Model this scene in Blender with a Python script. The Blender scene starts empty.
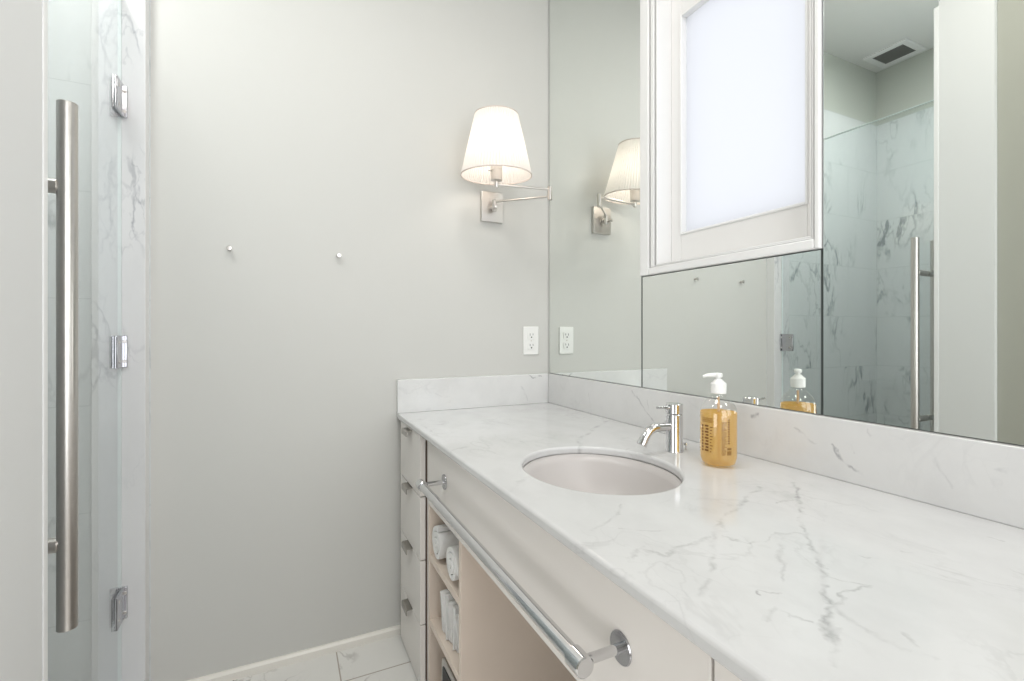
import bpy, bmesh, math, random
from mathutils import Vector, Matrix
random.seed(7)
C = bpy.context.scene.collection
SC = bpy.context.scene

# ------------------------------------------------------------------ camera, world, lights, exposure
cam_d = bpy.data.cameras.new('camera'); cam = bpy.data.objects.new('camera', cam_d); C.objects.link(cam)
cam_d.sensor_width = 36.0; cam_d.lens = 476.667 / 1024 * 36.0
cam_d.shift_y = (332.28 - 340.5) / 1024.0
cam_d.clip_start = 0.02
cam.location = (-.9893, -1.725, 1.0945)
cam.rotation_euler = (math.pi / 2, 0, -.4447025)
SC.camera = cam

SC.view_settings.view_transform = 'Standard'
SC.view_settings.look = 'None'
SC.view_settings.gamma = 1.0
SC.view_settings.use_curve_mapping = False
SC.view_settings.exposure = 0.44

world = bpy.data.worlds.new('daylight'); SC.world = world; world.use_nodes = True
bg = world.node_tree.nodes['Background']
bg.inputs[0].default_value = (.96, .972, 1.0, 1); bg.inputs[1].default_value = 0.875


def area(name, loc, rot, sx, sy, power, color=(1, 1, 1), shape='RECTANGLE'):
    d = bpy.data.lights.new(name, 'AREA'); d.shape = shape; d.size = sx; d.size_y = sy
    d.energy = power; d.color = color
    o = bpy.data.objects.new(name, d); C.objects.link(o); o.location = loc; o.rotation_euler = rot
    return o


R = math.radians
# added fill lights: three at unseen ceiling lamps, two at unseen windows
area('ceiling_fill_light', (-.72, -1.05, 2.69), (0, 0, 0), .50, .50, 6.3, (1, .962, .92), 'DISK')
area('entry_ceiling_fill_light', (-.72, -2.25, 2.69), (0, 0, 0), .50, .50, 6.3, (1, .962, .92), 'DISK')
area('shower_fill_light', (-1.62, -.70, 2.70), (0, 0, 0), .34, .34, 8.3, (.98, 1, .98), 'DISK')
area('rear_fill_light', (-.66, -2.97, 1.35), (R(90), 0, 0), 1.15, 1.7, 15, (.96, .98, 1.0))
area('entry_side_fill_light', (-2.34, -1.95, .80), (0, R(-90), 0), 1.1, .85, 7.5, (1, .975, .95))


# ------------------------------------------------------------------ materials
def new_mat(name):
    m = bpy.data.materials.new(name); m.use_nodes = True
    nt = m.node_tree; nt.nodes.clear()
    out = nt.nodes.new('ShaderNodeOutputMaterial')
    return m, nt, out


def N(nt, t, **kw):
    n = nt.nodes.new(t)
    for k, v in kw.items():
        if k.startswith('_'): setattr(n, k[1:], v)
        elif k.startswith('i') and k[1:].isdigit(): n.inputs[int(k[1:])].default_value = v
        else: n.inputs[k].default_value = v
    return n


def L(nt, a, b): nt.links.new(a, b)


def princ(name, col, rough=.5, metal=0, spec=.5, coat=0, noise=0, nscale=60, bump=0, bscale=200):
    m, nt, out = new_mat(name)
    b = N(nt, 'ShaderNodeBsdfPrincipled')
    b.inputs['Base Color'].default_value = (*col, 1); b.inputs['Roughness'].default_value = rough
    b.inputs['Metallic'].default_value = metal; b.inputs['Specular IOR Level'].default_value = spec
    b.inputs['Coat Weight'].default_value = coat
    L(nt, b.outputs[0], out.inputs[0])
    if noise or bump: g = N(nt, 'ShaderNodeNewGeometry')
    if noise:
        t = N(nt, 'ShaderNodeTexNoise'); t.inputs['Scale'].default_value = nscale; L(nt, g.outputs['Position'], t.inputs['Vector'])
        r = N(nt, 'ShaderNodeMixRGB'); r.inputs[1].default_value = (*[c * (1 - noise) for c in col], 1)
        r.inputs[2].default_value = (*[min(1, c * (1 + noise)) for c in col], 1)
        L(nt, t.outputs[0], r.inputs[0]); L(nt, r.outputs[0], b.inputs['Base Color'])
    if bump:
        t2 = N(nt, 'ShaderNodeTexNoise'); t2.inputs['Scale'].default_value = bscale; L(nt, g.outputs['Position'], t2.inputs['Vector'])
        bp = N(nt, 'ShaderNodeBump'); bp.inputs['Strength'].default_value = bump; bp.inputs['Distance'].default_value = .002
        L(nt, t2.outputs[0], bp.inputs['Height']); L(nt, bp.outputs[0], b.inputs['Normal'])
    return m


def ridge(nt, vec, scale, width, detail=4, dist=.6, w=None):
    """thin winding veins: where a noise field crosses its middle value"""
    t = N(nt, 'ShaderNodeTexNoise')
    if w is not None: t.noise_dimensions = '4D'; L(nt, w, t.inputs['W'])
    t.inputs['Scale'].default_value = scale; t.inputs['Detail'].default_value = detail
    t.inputs['Distortion'].default_value = dist
    L(nt, vec, t.inputs['Vector'])
    s = N(nt, 'ShaderNodeMath', _operation='SUBTRACT', i1=.5); L(nt, t.outputs[0], s.inputs[0])
    a = N(nt, 'ShaderNodeMath', _operation='ABSOLUTE'); L(nt, s.outputs[0], a.inputs[0])
    r = N(nt, 'ShaderNodeMapRange', _interpolation_type='SMOOTHSTEP'); r.inputs[1].default_value = 0; r.inputs[2].default_value = width
    r.inputs[3].default_value = 1; r.inputs[4].default_value = 0; L(nt, a.outputs[0], r.inputs[0])
    return r.outputs[0]


def marble(name, base, vein, rough=.12, amount=.5, patch=(.50, .72), scale=2.6, width=.018, rot=(0, 0, .6), stretch=(1, 1, 1),
           drawn=None, mask=None, tile=None, grout=(.6, .6, .58), soft=.5, joint=.0011, swirl=.9):
    """drawn: vein polylines (points, width, strength) on the slab; mask zeroes the axis across the slab; tile=(axes, width, height, offset, u0, v0)"""
    m, nt, out = new_mat(name)
    b = N(nt, 'ShaderNodeBsdfPrincipled'); b.inputs['Roughness'].default_value = rough
    L(nt, b.outputs[0], out.inputs[0])
    pos = N(nt, 'ShaderNodeNewGeometry').outputs['Position']
    w = None
    if tile:
        ax, tw, th_, off, u0, v0 = tile
        sx = N(nt, 'ShaderNodeSeparateXYZ'); L(nt, pos, sx.inputs[0])
        au = N(nt, 'ShaderNodeMath', _operation='SUBTRACT', i1=u0); L(nt, sx.outputs[ax[0]], au.inputs[0])
        av = N(nt, 'ShaderNodeMath', _operation='SUBTRACT', i1=v0); L(nt, sx.outputs[ax[1]], av.inputs[0])
        cx = N(nt, 'ShaderNodeCombineXYZ'); L(nt, au.outputs[0], cx.inputs[0]); L(nt, av.outputs[0], cx.inputs[1])
        br = N(nt, 'ShaderNodeTexBrick'); br.offset = off; br.inputs['Color1'].default_value = (0, 0, 0, 1); br.inputs['Color2'].default_value = (1, 1, 1, 1)
        br.inputs['Scale'].default_value = 1; br.inputs['Mortar Size'].default_value = joint; br.inputs['Mortar Smooth'].default_value = .2
        br.inputs['Brick Width'].default_value = tw; br.inputs['Row Height'].default_value = th_; br.inputs['Mortar'].default_value = (.5, .5, .5, 1)
        L(nt, cx.outputs[0], br.inputs['Vector'])
        wm = N(nt, 'ShaderNodeMath', _operation='MULTIPLY', i1=23.0); L(nt, br.outputs['Color'], wm.inputs[0]); w = wm.outputs[0]
    mp = N(nt, 'ShaderNodeMapping'); mp.inputs['Rotation'].default_value = rot; mp.inputs['Scale'].default_value = stretch
    L(nt, pos, mp.inputs['Vector'])
    v1 = ridge(nt, mp.outputs[0], scale, width, 5, swirl, w)
    v2 = ridge(nt, mp.outputs[0], scale * 2.7, width * 1.2, 5, swirl * .55, w)
    pn = N(nt, 'ShaderNodeTexNoise'); pn.inputs['Scale'].default_value = scale * .9; pn.inputs['Detail'].default_value = 3
    if w is not None: pn.noise_dimensions = '4D'; L(nt, w, pn.inputs['W'])
    L(nt, mp.outputs[0], pn.inputs['Vector'])
    pr = N(nt, 'ShaderNodeMapRange', _interpolation_type='SMOOTHSTEP'); pr.inputs[1].default_value = patch[0]; pr.inputs[2].default_value = patch[1]
    L(nt, pn.outputs[0], pr.inputs[0])
    ad = N(nt, 'ShaderNodeMath', _operation='MULTIPLY_ADD', i1=.55); L(nt, v2, ad.inputs[0]); L(nt, v1, ad.inputs[2])
    mu = N(nt, 'ShaderNodeMath', _operation='MULTIPLY'); L(nt, ad.outputs[0], mu.inputs[0]); L(nt, pr.outputs[0], mu.inputs[1])
    fac = N(nt, 'ShaderNodeMath', _operation='MULTIPLY', i1=amount, _use_clamp=True); L(nt, mu.outputs[0], fac.inputs[0])
    f = fac.outputs[0]
    # soft cloudy grey
    cn = N(nt, 'ShaderNodeTexNoise'); cn.inputs['Scale'].default_value = scale * 1.4; cn.inputs['Detail'].default_value = 6; cn.inputs['Roughness'].default_value = .62
    L(nt, mp.outputs[0], cn.inputs['Vector'])
    cr = N(nt, 'ShaderNodeMapRange'); cr.inputs[1].default_value = .42; cr.inputs[2].default_value = .78; cr.inputs[4].default_value = .16 * soft
    L(nt, cn.outputs[0], cr.inputs[0])
    fa = N(nt, 'ShaderNodeMath', _operation='ADD', _use_clamp=True); L(nt, f, fa.inputs[0]); L(nt, cr.outputs[0], fa.inputs[1]); f = fa.outputs[0]
    if drawn:
        mk = N(nt, 'ShaderNodeVectorMath', _operation='MULTIPLY'); L(nt, pos, mk.inputs[0]); mk.inputs[1].default_value = mask
        p = mk.outputs[0]
        for sc_, am in ((8, .040), (30, .022), (110, .009)):
            dn = N(nt, 'ShaderNodeTexNoise'); dn.inputs['Scale'].default_value = sc_; dn.inputs['Detail'].default_value = 2; L(nt, pos, dn.inputs['Vector'])
            ds = N(nt, 'ShaderNodeVectorMath', _operation='SUBTRACT'); L(nt, dn.outputs['Color'], ds.inputs[0]); ds.inputs[1].default_value = (.5, .5, .5)
            dm = N(nt, 'ShaderNodeVectorMath', _operation='MULTIPLY'); L(nt, ds.outputs[0], dm.inputs[0]); dm.inputs[1].default_value = tuple(am * q for q in mask)
            da = N(nt, 'ShaderNodeVectorMath', _operation='ADD'); L(nt, p, da.inputs[0]); L(nt, dm.outputs[0], da.inputs[1]); p = da.outputs[0]
        acc = None
        for pl, wd, st in drawn:
            for a_, b_ in zip(pl[:-1], pl[1:]):
                A = Vector(a_); D = Vector(b_) - A
                s1 = N(nt, 'ShaderNodeVectorMath', _operation='SUBTRACT'); L(nt, p, s1.inputs[0]); s1.inputs[1].default_value = A
                dt = N(nt, 'ShaderNodeVectorMath', _operation='DOT_PRODUCT'); L(nt, s1.outputs[0], dt.inputs[0]); dt.inputs[1].default_value = D / max(D.length_squared, 1e-9)
                cl = N(nt, 'ShaderNodeMath', _operation='ADD', i1=0.0, _use_clamp=True); L(nt, dt.outputs['Value'], cl.inputs[0])
                sv = N(nt, 'ShaderNodeVectorMath', _operation='SCALE'); sv.inputs[0].default_value = D; L(nt, cl.outputs[0], sv.inputs['Scale'])
                di = N(nt, 'ShaderNodeVectorMath', _operation='DISTANCE'); L(nt, s1.outputs[0], di.inputs[0]); L(nt, sv.outputs[0], di.inputs[1])
                mr = N(nt, 'ShaderNodeMapRange'); mr.inputs[1].default_value = 0; mr.inputs[2].default_value = wd * .75; mr.inputs[3].default_value = st * .82; mr.inputs[4].default_value = 0
                L(nt, di.outputs['Value'], mr.inputs[0])
                if acc is None: acc = mr.outputs[0]
                else:
                    mx = N(nt, 'ShaderNodeMath', _operation='MAXIMUM'); L(nt, acc, mx.inputs[0]); L(nt, mr.outputs[0], mx.inputs[1]); acc = mx.outputs[0]
        # break the veins up with a mottled noise
        bn = N(nt, 'ShaderNodeTexNoise'); bn.inputs['Scale'].default_value = 38; bn.inputs['Detail'].default_value = 4; L(nt, pos, bn.inputs['Vector'])
        bm_ = N(nt, 'ShaderNodeMapRange'); bm_.inputs[1].default_value = .40; bm_.inputs[2].default_value = .62; bm_.inputs[3].default_value = .12; bm_.inputs[4].default_value = 1.25
        L(nt, bn.outputs[0], bm_.inputs[0])
        ml = N(nt, 'ShaderNodeMath', _operation='MULTIPLY'); L(nt, acc, ml.inputs[0]); L(nt, bm_.outputs[0], ml.inputs[1])
        f2 = N(nt, 'ShaderNodeMath', _operation='ADD', _use_clamp=True); L(nt, f, f2.inputs[0]); L(nt, ml.outputs[0], f2.inputs[1]); f = f2.outputs[0]
    mix = N(nt, 'ShaderNodeMixRGB'); mix.inputs[1].default_value = (*base, 1); mix.inputs[2].default_value = (*vein, 1)
    L(nt, f, mix.inputs[0]); col = mix.outputs[0]
    if tile:
        gm = N(nt, 'ShaderNodeMixRGB'); gm.inputs[2].default_value = (*grout, 1); L(nt, br.outputs['Fac'], gm.inputs[0]); L(nt, col, gm.inputs[1]); col = gm.outputs[0]
    L(nt, col, b.inputs['Base Color'])
    return m


def thin_glass(name, tint, refl=1.0, ior=1.5):
    m, nt, out = new_mat(name)
    t = N(nt, 'ShaderNodeBsdfTransparent'); t.inputs[0].default_value = (*tint, 1)
    g = N(nt, 'ShaderNodeBsdfGlossy'); g.inputs['Roughness'].default_value = 0.0; g.inputs[0].default_value = (refl, refl, refl, 1)
    fr = N(nt, 'ShaderNodeFresnel'); fr.inputs['IOR'].default_value = ior
    ge = N(nt, 'ShaderNodeNewGeometry'); fb = N(nt, 'ShaderNodeMath', _operation='SUBTRACT', i0=1.0); L(nt, ge.outputs['Backfacing'], fb.inputs[1])
    # both faces of the pane reflect: 2R / (1 + R)
    r1 = N(nt, 'ShaderNodeMath', _operation='ADD', i1=1.0); L(nt, fr.outputs[0], r1.inputs[0])
    r2 = N(nt, 'ShaderNodeMath', _operation='DIVIDE'); L(nt, fr.outputs[0], r2.inputs[0]); L(nt, r1.outputs[0], r2.inputs[1])
    r3 = N(nt, 'ShaderNodeMath', _operation='MULTIPLY', i1=2.0); L(nt, r2.outputs[0], r3.inputs[0])
    ff = N(nt, 'ShaderNodeMath', _operation='MULTIPLY'); L(nt, r3.outputs[0], ff.inputs[0]); L(nt, fb.outputs[0], ff.inputs[1])
    mx = N(nt, 'ShaderNodeMixShader'); L(nt, ff.outputs[0], mx.inputs[0]); L(nt, t.outputs[0], mx.inputs[1]); L(nt, g.outputs[0], mx.inputs[2])
    L(nt, mx.outputs[0], out.inputs[0])
    return m


M = {}
M['sage'] = princ('sage_wall_paint', (.605, .602, .577), .55, spec=.3, noise=.012, nscale=3)
M['entry'] = princ('entry_shaded_sage', (.40, .40, .35), .55, spec=.3)  # sage wall colour darkened to stand in for shade at the entry
M['basepaint'] = princ('base_moulding_paint', (.80, .775, .72), .3)
M['edgeglint'] = princ('polished_edge_glint', (.60, .68, .66), .2)  # pale colour stands in for light refracted along the polished glass edge
M['showershade'] = princ('shower_shaded_sage', (.48, .50, .455), .55, spec=.3)  # the same sage, darker and greener, with its shade put into the colour
M['ceiling'] = princ('ceiling_paint', (.74, .74, .72), .7, spec=.2)
M['white'] = princ('white_gloss_paint', (.80, .80, .795), .28, spec=.5)
M['pierwhite'] = princ('white_wall_paint', (.71, .715, .71), .5, spec=.3)
M['sash'] = princ('window_paint', (.765, .757, .745), .3)
M['cab'] = princ('cream_cabinet_paint', (.80, .765, .73), .35, spec=.4)
M['cabin'] = princ('cabinet_interior_veneer', (.78, .675, .585), .45, spec=.3, noise=.03, nscale=14)
M['gapshade'] = princ('gap_shade_brown', (.15, .105, .08), .8)  # dark brown puts the shade of the drawer gaps into colour
M['chrome'] = princ('chrome', (.70, .70, .71), .07, 1)
M['steel'] = princ('brushed_steel', (.56, .535, .51), .30, 1, noise=.05, nscale=160)
M['nickel'] = princ('satin_nickel', (.66, .63, .60), .30, 1)
M['pull'] = princ('satin_pull', (.42, .40, .37), .3, 1)
M['diptube'] = princ('amber_tube', (.62, .42, .24), .4)
M['darkslot'] = princ('dark_slot', (.025, .025, .025), .6)
M['hinge'] = princ('chrome_reflecting_dark', (.48, .48, .50), .12, 1)  # chrome with its base colour darkened in place of dark reflections
M['plastic'] = princ('white_plastic', (.84, .84, .82), .3)
M['ceramic'] = princ('bisque_porcelain', (.575, .545, .532), .32, coat=0)
M['towel'] = princ('white_terry', (.90, .895, .88), .95, spec=.1, bump=.9, bscale=420)
M['mirror'] = princ('mirror_silver', (.885, .915, .89), 0.0, 1)
M['edge'] = princ('mirror_edge', (.10, .115, .11), .5)
M['rubber'] = princ('clear_seal', (.75, .80, .79), .4)
M['ventdark'] = princ('vent_grille', (.20, .20, .19), .6)
M['ink'] = princ('brown_ink', (.16, .07, .02), .6)
M['floor'] = marble('marble_floor_tile', (.74, .73, .70), (.40, .38, .36), .22, .9, (.46, .62), tile=((0, 1), .305, .1525 * 2, .0, -.83, -.15), scale=5, width=.026, grout=(.42, .38, .33), joint=.0024)
M['tile_x'] = marble('marble_shower_tile_end', (.665, .69, .69), (.28, .31, .32), .2, .95, (.47, .64), 4.6, .022, (0, .75, 0), (1, 1, .38), swirl=.3,
                     tile=((0, 2), .61, .305, .5, -2.394, -.03), grout=(.52, .55, .55), joint=.0013)
M['tile_y'] = marble('marble_shower_tile_side', (.665, .69, .69), (.28, .31, .32), .2, .95, (.47, .64), 4.8, .022, (.75, 0, 0), (1, 1, .38), swirl=.3,
                     tile=((1, 2), .61, .305, .5, .02, -.03), grout=(.52, .55, .55), joint=.0013)
M['jamb'] = marble('marble_jamb', (.69, .69, .695), (.33, .34, .37), .22, .55, (.50, .62), 8, .022, (0, .9, 0), (1, 1, .45), swirl=.3, soft=.6)
M['frost'], nt, out = new_mat('frosted_pane')
tr = N(nt, 'ShaderNodeBsdfTranslucent'); tr.inputs[0].default_value = (.93, .94, .96, 1)
gl = N(nt, 'ShaderNodeBsdfGlossy'); gl.inputs['Roughness'].default_value = .25
mx = N(nt, 'ShaderNodeMixShader'); mx.inputs[0].default_value = .04
L(nt, tr.outputs[0], mx.inputs[1]); L(nt, gl.outputs[0], mx.inputs[2]); L(nt, mx.outputs[0], out.inputs[0])
M['shade'], nt, out = new_mat('pleated_lampshade_fabric')
tr = N(nt, 'ShaderNodeBsdfTranslucent'); tr.inputs[0].default_value = (.90, .87, .83, 1)
df = N(nt, 'ShaderNodeBsdfDiffuse'); df.inputs[0].default_value = (.74, .72, .695, 1)
mx = N(nt, 'ShaderNodeMixShader'); mx.inputs[0].default_value = .66
L(nt, tr.outputs[0], mx.inputs[1]); L(nt, df.outputs[0], mx.inputs[2]); L(nt, mx.outputs[0], out.inputs[0])
M['trim'] = princ('shade_trim', (.62, .55, .51), .8)
M['bulb'], nt, out = new_mat('lit_bulb')
em = N(nt, 'ShaderNodeEmission'); em.inputs[0].default_value = (1, .89, .78, 1); em.inputs[1].default_value = 13; L(nt, em.outputs[0], out.inputs[0])
M['glass'] = thin_glass('shower_glass', (.955, .972, .973))
M['bottle'] = thin_glass('clear_bottle_plastic', (.95, .95, .945), 1, 1.5)
M['soap'], nt, out = new_mat('amber_soap')
tp = N(nt, 'ShaderNodeBsdfTransparent'); tp.inputs[0].default_value = (.98, .84, .50, 1)
tl = N(nt, 'ShaderNodeBsdfTranslucent'); tl.inputs[0].default_value = (.97, .68, .25, 1)
df = N(nt, 'ShaderNodeBsdfDiffuse'); df.inputs[0].default_value = (.93, .63, .21, 1)
m1 = N(nt, 'ShaderNodeMixShader'); m1.inputs[0].default_value = .5; L(nt, tl.outputs[0], m1.inputs[1]); L(nt, df.outputs[0], m1.inputs[2])
m2 = N(nt, 'ShaderNodeMixShader'); m2.inputs[0].default_value = .5; L(nt, tp.outputs[0], m2.inputs[1]); L(nt, m1.outputs[0], m2.inputs[2])
L(nt, m2.outputs[0], out.inputs[0])

# vein courses on the slabs (metres)
COUNTER_VEINS = [([(-0.093, -1.129, 0), (-0.176, -1.187, 0), (-0.251, -1.24, 0), (-0.38, -1.35, 0), (-0.425, -1.384, 0), (-0.45, -1.412, 0), (-0.488, -1.428, 0), (-0.512, -1.445, 0), (-0.557, -1.469, 0)], 0.007, 0.55), ([(-0.177, -1.113, 0), (-0.334, -1.184, 0), (-0.454, -1.248, 0), (-0.516, -1.295, 0)], 0.009, 0.4), ([(-0.35, -1.266, 0), (-0.318, -1.271, 0), (-0.308, -1.285, 0)], 0.005, 0.4), ([(-0.345, -1.268, 0), (-0.408, -1.315, 0), (-0.455, -1.357, 0)], 0.006, 0.4), ([(-0.424, -1.243, 0), (-0.407, -1.264, 0), (-0.38, -1.277, 0), (-0.35, -1.266, 0)], 0.004, 0.4), ([(-0.405, -1.372, 0), (-0.382, -1.403, 0), (-0.425, -1.408, 0), (-0.45, -1.412, 0)], 0.004, 0.45), ([(-0.45, -1.412, 0), (-0.464, -1.44, 0), (-0.473, -1.461, 0), (-0.472, -1.475, 0), (-0.458, -1.496, 0)], 0.007, 0.3), ([(-0.552, -1.407, 0), (-0.517, -1.394, 0), (-0.514, -1.409, 0), (-0.502, -1.428, 0)], 0.005, 0.4), ([(-0.502, -1.36, 0), (-0.481, -1.375, 0)], 0.003, 0.4), ([(-0.225, -1.183, 0), (-0.173, -1.189, 0)], 0.004, 0.4), ([(-0.306, -1.359, 0), (-0.295, -1.37, 0)], 0.003, 0.35), ([(-0.283, -1.421, 0), (-0.278, -1.429, 0)], 0.003, 0.35), ([(-0.09, -1.396, 0), (-0.092, -1.408, 0)], 0.004, 0.4), ([(-0.18, -1.455, 0), (-0.186, -1.47, 0)], 0.005, 0.5), ([(-0.242, -1.378, 0), (-0.235, -1.385, 0)], 0.003, 0.35), ([(-0.442, -1.472, 0), (-0.454, -1.481, 0)], 0.004, 0.4), ([(-0.507, -1.362, 0), (-0.508, -1.367, 0)], 0.004, 0.6), ([(-0.515, -1.409, 0), (-0.517, -1.412, 0)], 0.004, 0.6), ([(-0.511, -1.444, 0), (-0.51, -1.446, 0)], 0.004, 0.6), ([(-0.426, -1.382, 0), (-0.425, -1.386, 0)], 0.004, 0.6), ([(-0.382, -1.349, 0), (-0.382, -1.353, 0)], 0.004, 0.6), ([(-0.339, -0.752, 0), (-0.277, -0.649, 0), (-0.141, -0.523, 0), (-0.015, -0.436, 0)], 0.012, 0.4), ([(-0.668, -0.482, 0), (-0.63, -0.613, 0), (-0.576, -0.578, 0)], 0.008, 0.3), ([(-0.616, -0.932, 0), (-0.559, -0.885, 0), (-0.509, -0.848, 0)], 0.008, 0.25), ([(-0.588, -1.231, 0), (-0.554, -1.216, 0), (-0.548, -1.245, 0), (-0.509, -1.232, 0), (-0.444, -1.235, 0)], 0.006, 0.35), ([(-0.543, -1.157, 0), (-0.508, -1.174, 0), (-0.482, -1.192, 0)], 0.003, 0.35), ([(-0.585, -1.144, 0), (-0.529, -1.116, 0), (-0.471, -1.074, 0)], 0.006, 0.3), ([(-0.427, -1.231, 0), (-0.515, -1.294, 0), (-0.574, -1.338, 0)], 0.008, 0.3)]
BACK_VEINS = [([(0, -0.528, 0.912), (0, -0.583, 0.871), (0, -0.639, 0.825)], 0.005, 0.55), ([(0, -0.963, 0.897), (0, -0.974, 0.903)], 0.008, 0.8), ([(0, -1.064, 0.891), (0, -1.103, 0.865)], 0.006, 0.35), ([(0, -1.142, 0.874), (0, -1.154, 0.855), (0, -1.19, 0.834)], 0.005, 0.7), ([(0, -1.206, 0.911), (0, -1.206, 0.904)], 0.005, 0.5), ([(0, -1.171, 0.885), (0, -1.178, 0.875)], 0.004, 0.4), ([(0, -0.288, 0.879), (0, -0.3, 0.844), (0, -0.306, 0.809)], 0.004, 0.3), ([(0, -0.612, 0.867), (0, -0.603, 0.89)], 0.003, 0.4), ([(0, -1.3, 0.894), (0, -1.333, 0.837)], 0.005, 0.2), ([(0, -1.387, 0.884), (0, -1.409, 0.885)], 0.006, 0.25)]
SIDE_VEINS = [([(-0.086, 0, 0.92), (-0.067, 0, 0.906), (-0.035, 0, 0.906)], 0.004, 0.9), ([(-0.127, 0, 0.869), (-0.1, 0, 0.823)], 0.005, 0.3), ([(-0.504, 0, 0.873), (-0.426, 0, 0.846)], 0.006, 0.2)]
M['counter'] = marble('counter_marble', (.655, .657, .658), (.26, .255, .26), .10, .14, (.46, .62), 7, .020, (0, 0, .5), (1, .7, 1), drawn=COUNTER_VEINS, mask=(1, 1, 0), soft=1.0)
M['back'] = marble('backsplash_marble', (.70, .70, .695), (.26, .26, .28), .12, .06, (.44, .6), 6, .022, (.4, 0, .5), drawn=BACK_VEINS, mask=(0, 1, 1), soft=.75)
M['side'] = marble('side_splash_marble', (.73, .73, .725), (.26, .26, .28), .12, .1, (.44, .6), 6, .022, (0, .5, .4), drawn=SIDE_VEINS, mask=(1, 0, 1), soft=.75)


# ------------------------------------------------------------------ mesh helpers (authored in world metres)
class B:
    def __init__(s): s.bm = bmesh.new()

    def box(s, x0, x1, y0, y1, z0, z1):
        vs = [s.bm.verts.new((x, y, z)) for x in (x0, x1) for y in (y0, y1) for z in (z0, z1)]
        for f in ((0, 1, 3, 2), (4, 6, 7, 5), (0, 4, 5, 1), (2, 3, 7, 6), (0, 2, 6, 4), (1, 5, 7, 3)):
            s.bm.faces.new([vs[i] for i in f])
        return s

    def obox(s, c, ax, ay, az):
        """oriented box: centre and three half-vectors"""
        c = Vector(c); ax, ay, az = Vector(ax), Vector(ay), Vector(az)
        vs = [s.bm.verts.new(c + i * ax + j * ay + k * az) for i in (-1, 1) for j in (-1, 1) for k in (-1, 1)]
        for f in ((0, 1, 3, 2), (4, 6, 7, 5), (0, 4, 5, 1), (2, 3, 7, 6), (0, 2, 6, 4), (1, 5, 7, 3)):
            s.bm.faces.new([vs[i] for i in f])
        return s

    def lathe(s, prof, base, axis=(0, 0, 1), seg=48, sq=None):
        """prof: (radius, height) from bottom to top along axis"""
        A = Vector(axis).normalized(); U = A.orthogonal().normalized(); V = A.cross(U); base = Vector(base)
        rings = []
        for r, h in prof:
            if r < 1e-6: rings.append([s.bm.verts.new(base + A * h)])
            else: rings.append([s.bm.verts.new(base + A * h + r * (math.cos(2 * math.pi * k / seg) * U + math.sin(2 * math.pi * k / seg) * V)) for k in range(seg)])
        for a, b in zip(rings[:-1], rings[1:]):
            for k in range(seg):
                k2 = (k + 1) % seg
                if len(a) == 1 and len(b) == 1: continue
                if len(a) == 1: s.bm.faces.new((a[0], b[k2], b[k]))
                elif len(b) == 1: s.bm.faces.new((a[k], a[k2], b[0]))
                else: s.bm.faces.new((a[k], a[k2], b[k2], b[k]))
        return s

    def cyl(s, p0, p1, r, seg=32, ch=0.0):
        p0, p1 = Vector(p0), Vector(p1); l = (p1 - p0).length
        c = ch or min(r * .12, l * .2)
        return s.lathe([(0, 0), (r - c, 0), (r, c), (r, l - c), (r - c, l), (0, l)], p0, p1 - p0, seg)

    def tube(s, pts, r, seg=20):
        pts = [Vector(p) for p in pts]; rr = r if isinstance(r, (list, tuple)) else [r] * len(pts)
        ref = None; rings = []
        for i, p in enumerate(pts):
            t = (pts[min(i + 1, len(pts) - 1)] - pts[max(i - 1, 0)]).normalized()
            U = t.orthogonal().normalized() if ref is None else (ref - t * ref.dot(t)).normalized()
            ref = U; V = t.cross(U)
            rings.append([s.bm.verts.new(p + rr[i] * (math.cos(2 * math.pi * k / seg) * U + math.sin(2 * math.pi * k / seg) * V)) for k in range(seg)])
        for a, b in zip(rings[:-1], rings[1:]):
            for k in range(seg): s.bm.faces.new((a[k], a[(k + 1) % seg], b[(k + 1) % seg], b[k]))
        s.bm.faces.new(rings[0][::-1]); s.bm.faces.new(rings[-1])
        return s

    def prism(s, loop, d):
        """closed loop of points extruded by the vector d"""
        d = Vector(d); a = [s.bm.verts.new(Vector(p)) for p in loop]; b = [s.bm.verts.new(Vector(p) + d) for p in loop]
        n = len(a); s.bm.faces.new(a[::-1]); s.bm.faces.new(b)
        for k in range(n): s.bm.faces.new((a[k], a[(k + 1) % n], b[(k + 1) % n], b[k]))
        return s

    def build(s, name, mat, parent=None, loc=None, bevel=0, seg=2, subsurf=0, smooth=True):
        base = Vector(loc) if loc is not None else (Vector(parent['_base']) if parent else Vector((0, 0, 0)))
        bmesh.ops.recalc_face_normals(s.bm, faces=s.bm.faces[:])
        for v in s.bm.verts: v.co -= base
        me = bpy.data.meshes.new(name); s.bm.to_mesh(me); s.bm.free()
        me.materials.append(M[mat])
        if smooth:
            me.polygons.foreach_set('use_smooth', [True] * len(me.polygons))
            try: me.set_sharp_from_angle(angle=R(35))
            except Exception: pass
        o = bpy.data.objects.new(name, me); C.objects.link(o)
        if parent:
            o.parent = parent; o['_base'] = list(parent['_base'])
        else:
            o.location = base; o['_base'] = list(base)
        if bevel:
            md = o.modifiers.new('soft_edge', 'BEVEL'); md.width = bevel; md.segments = seg; md.limit_method = 'ANGLE'; md.angle_limit = R(40)
        if subsurf:
            md = o.modifiers.new('smooth', 'SUBSURF'); md.levels = md.render_levels = subsurf
        return o


def tag(o, label, cat, group=None):
    o['label'] = label; o['category'] = cat
    if group: o['group'] = group
    return o


def thing(name, loc, label, cat, group=None):
    o = bpy.data.objects.new(name, None); C.objects.link(o); o.location = loc; o['_base'] = list(loc)
    o.empty_display_size = .05
    return tag(o, label, cat, group)


def struct(o):
    o['kind'] = 'structure'; return o


XM = .013          # mirror face; the wall behind is at .02, the splash fronts are at 0
WL = -1.35         # left wall
CEIL = 2.756
REAR = -3.0

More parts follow.
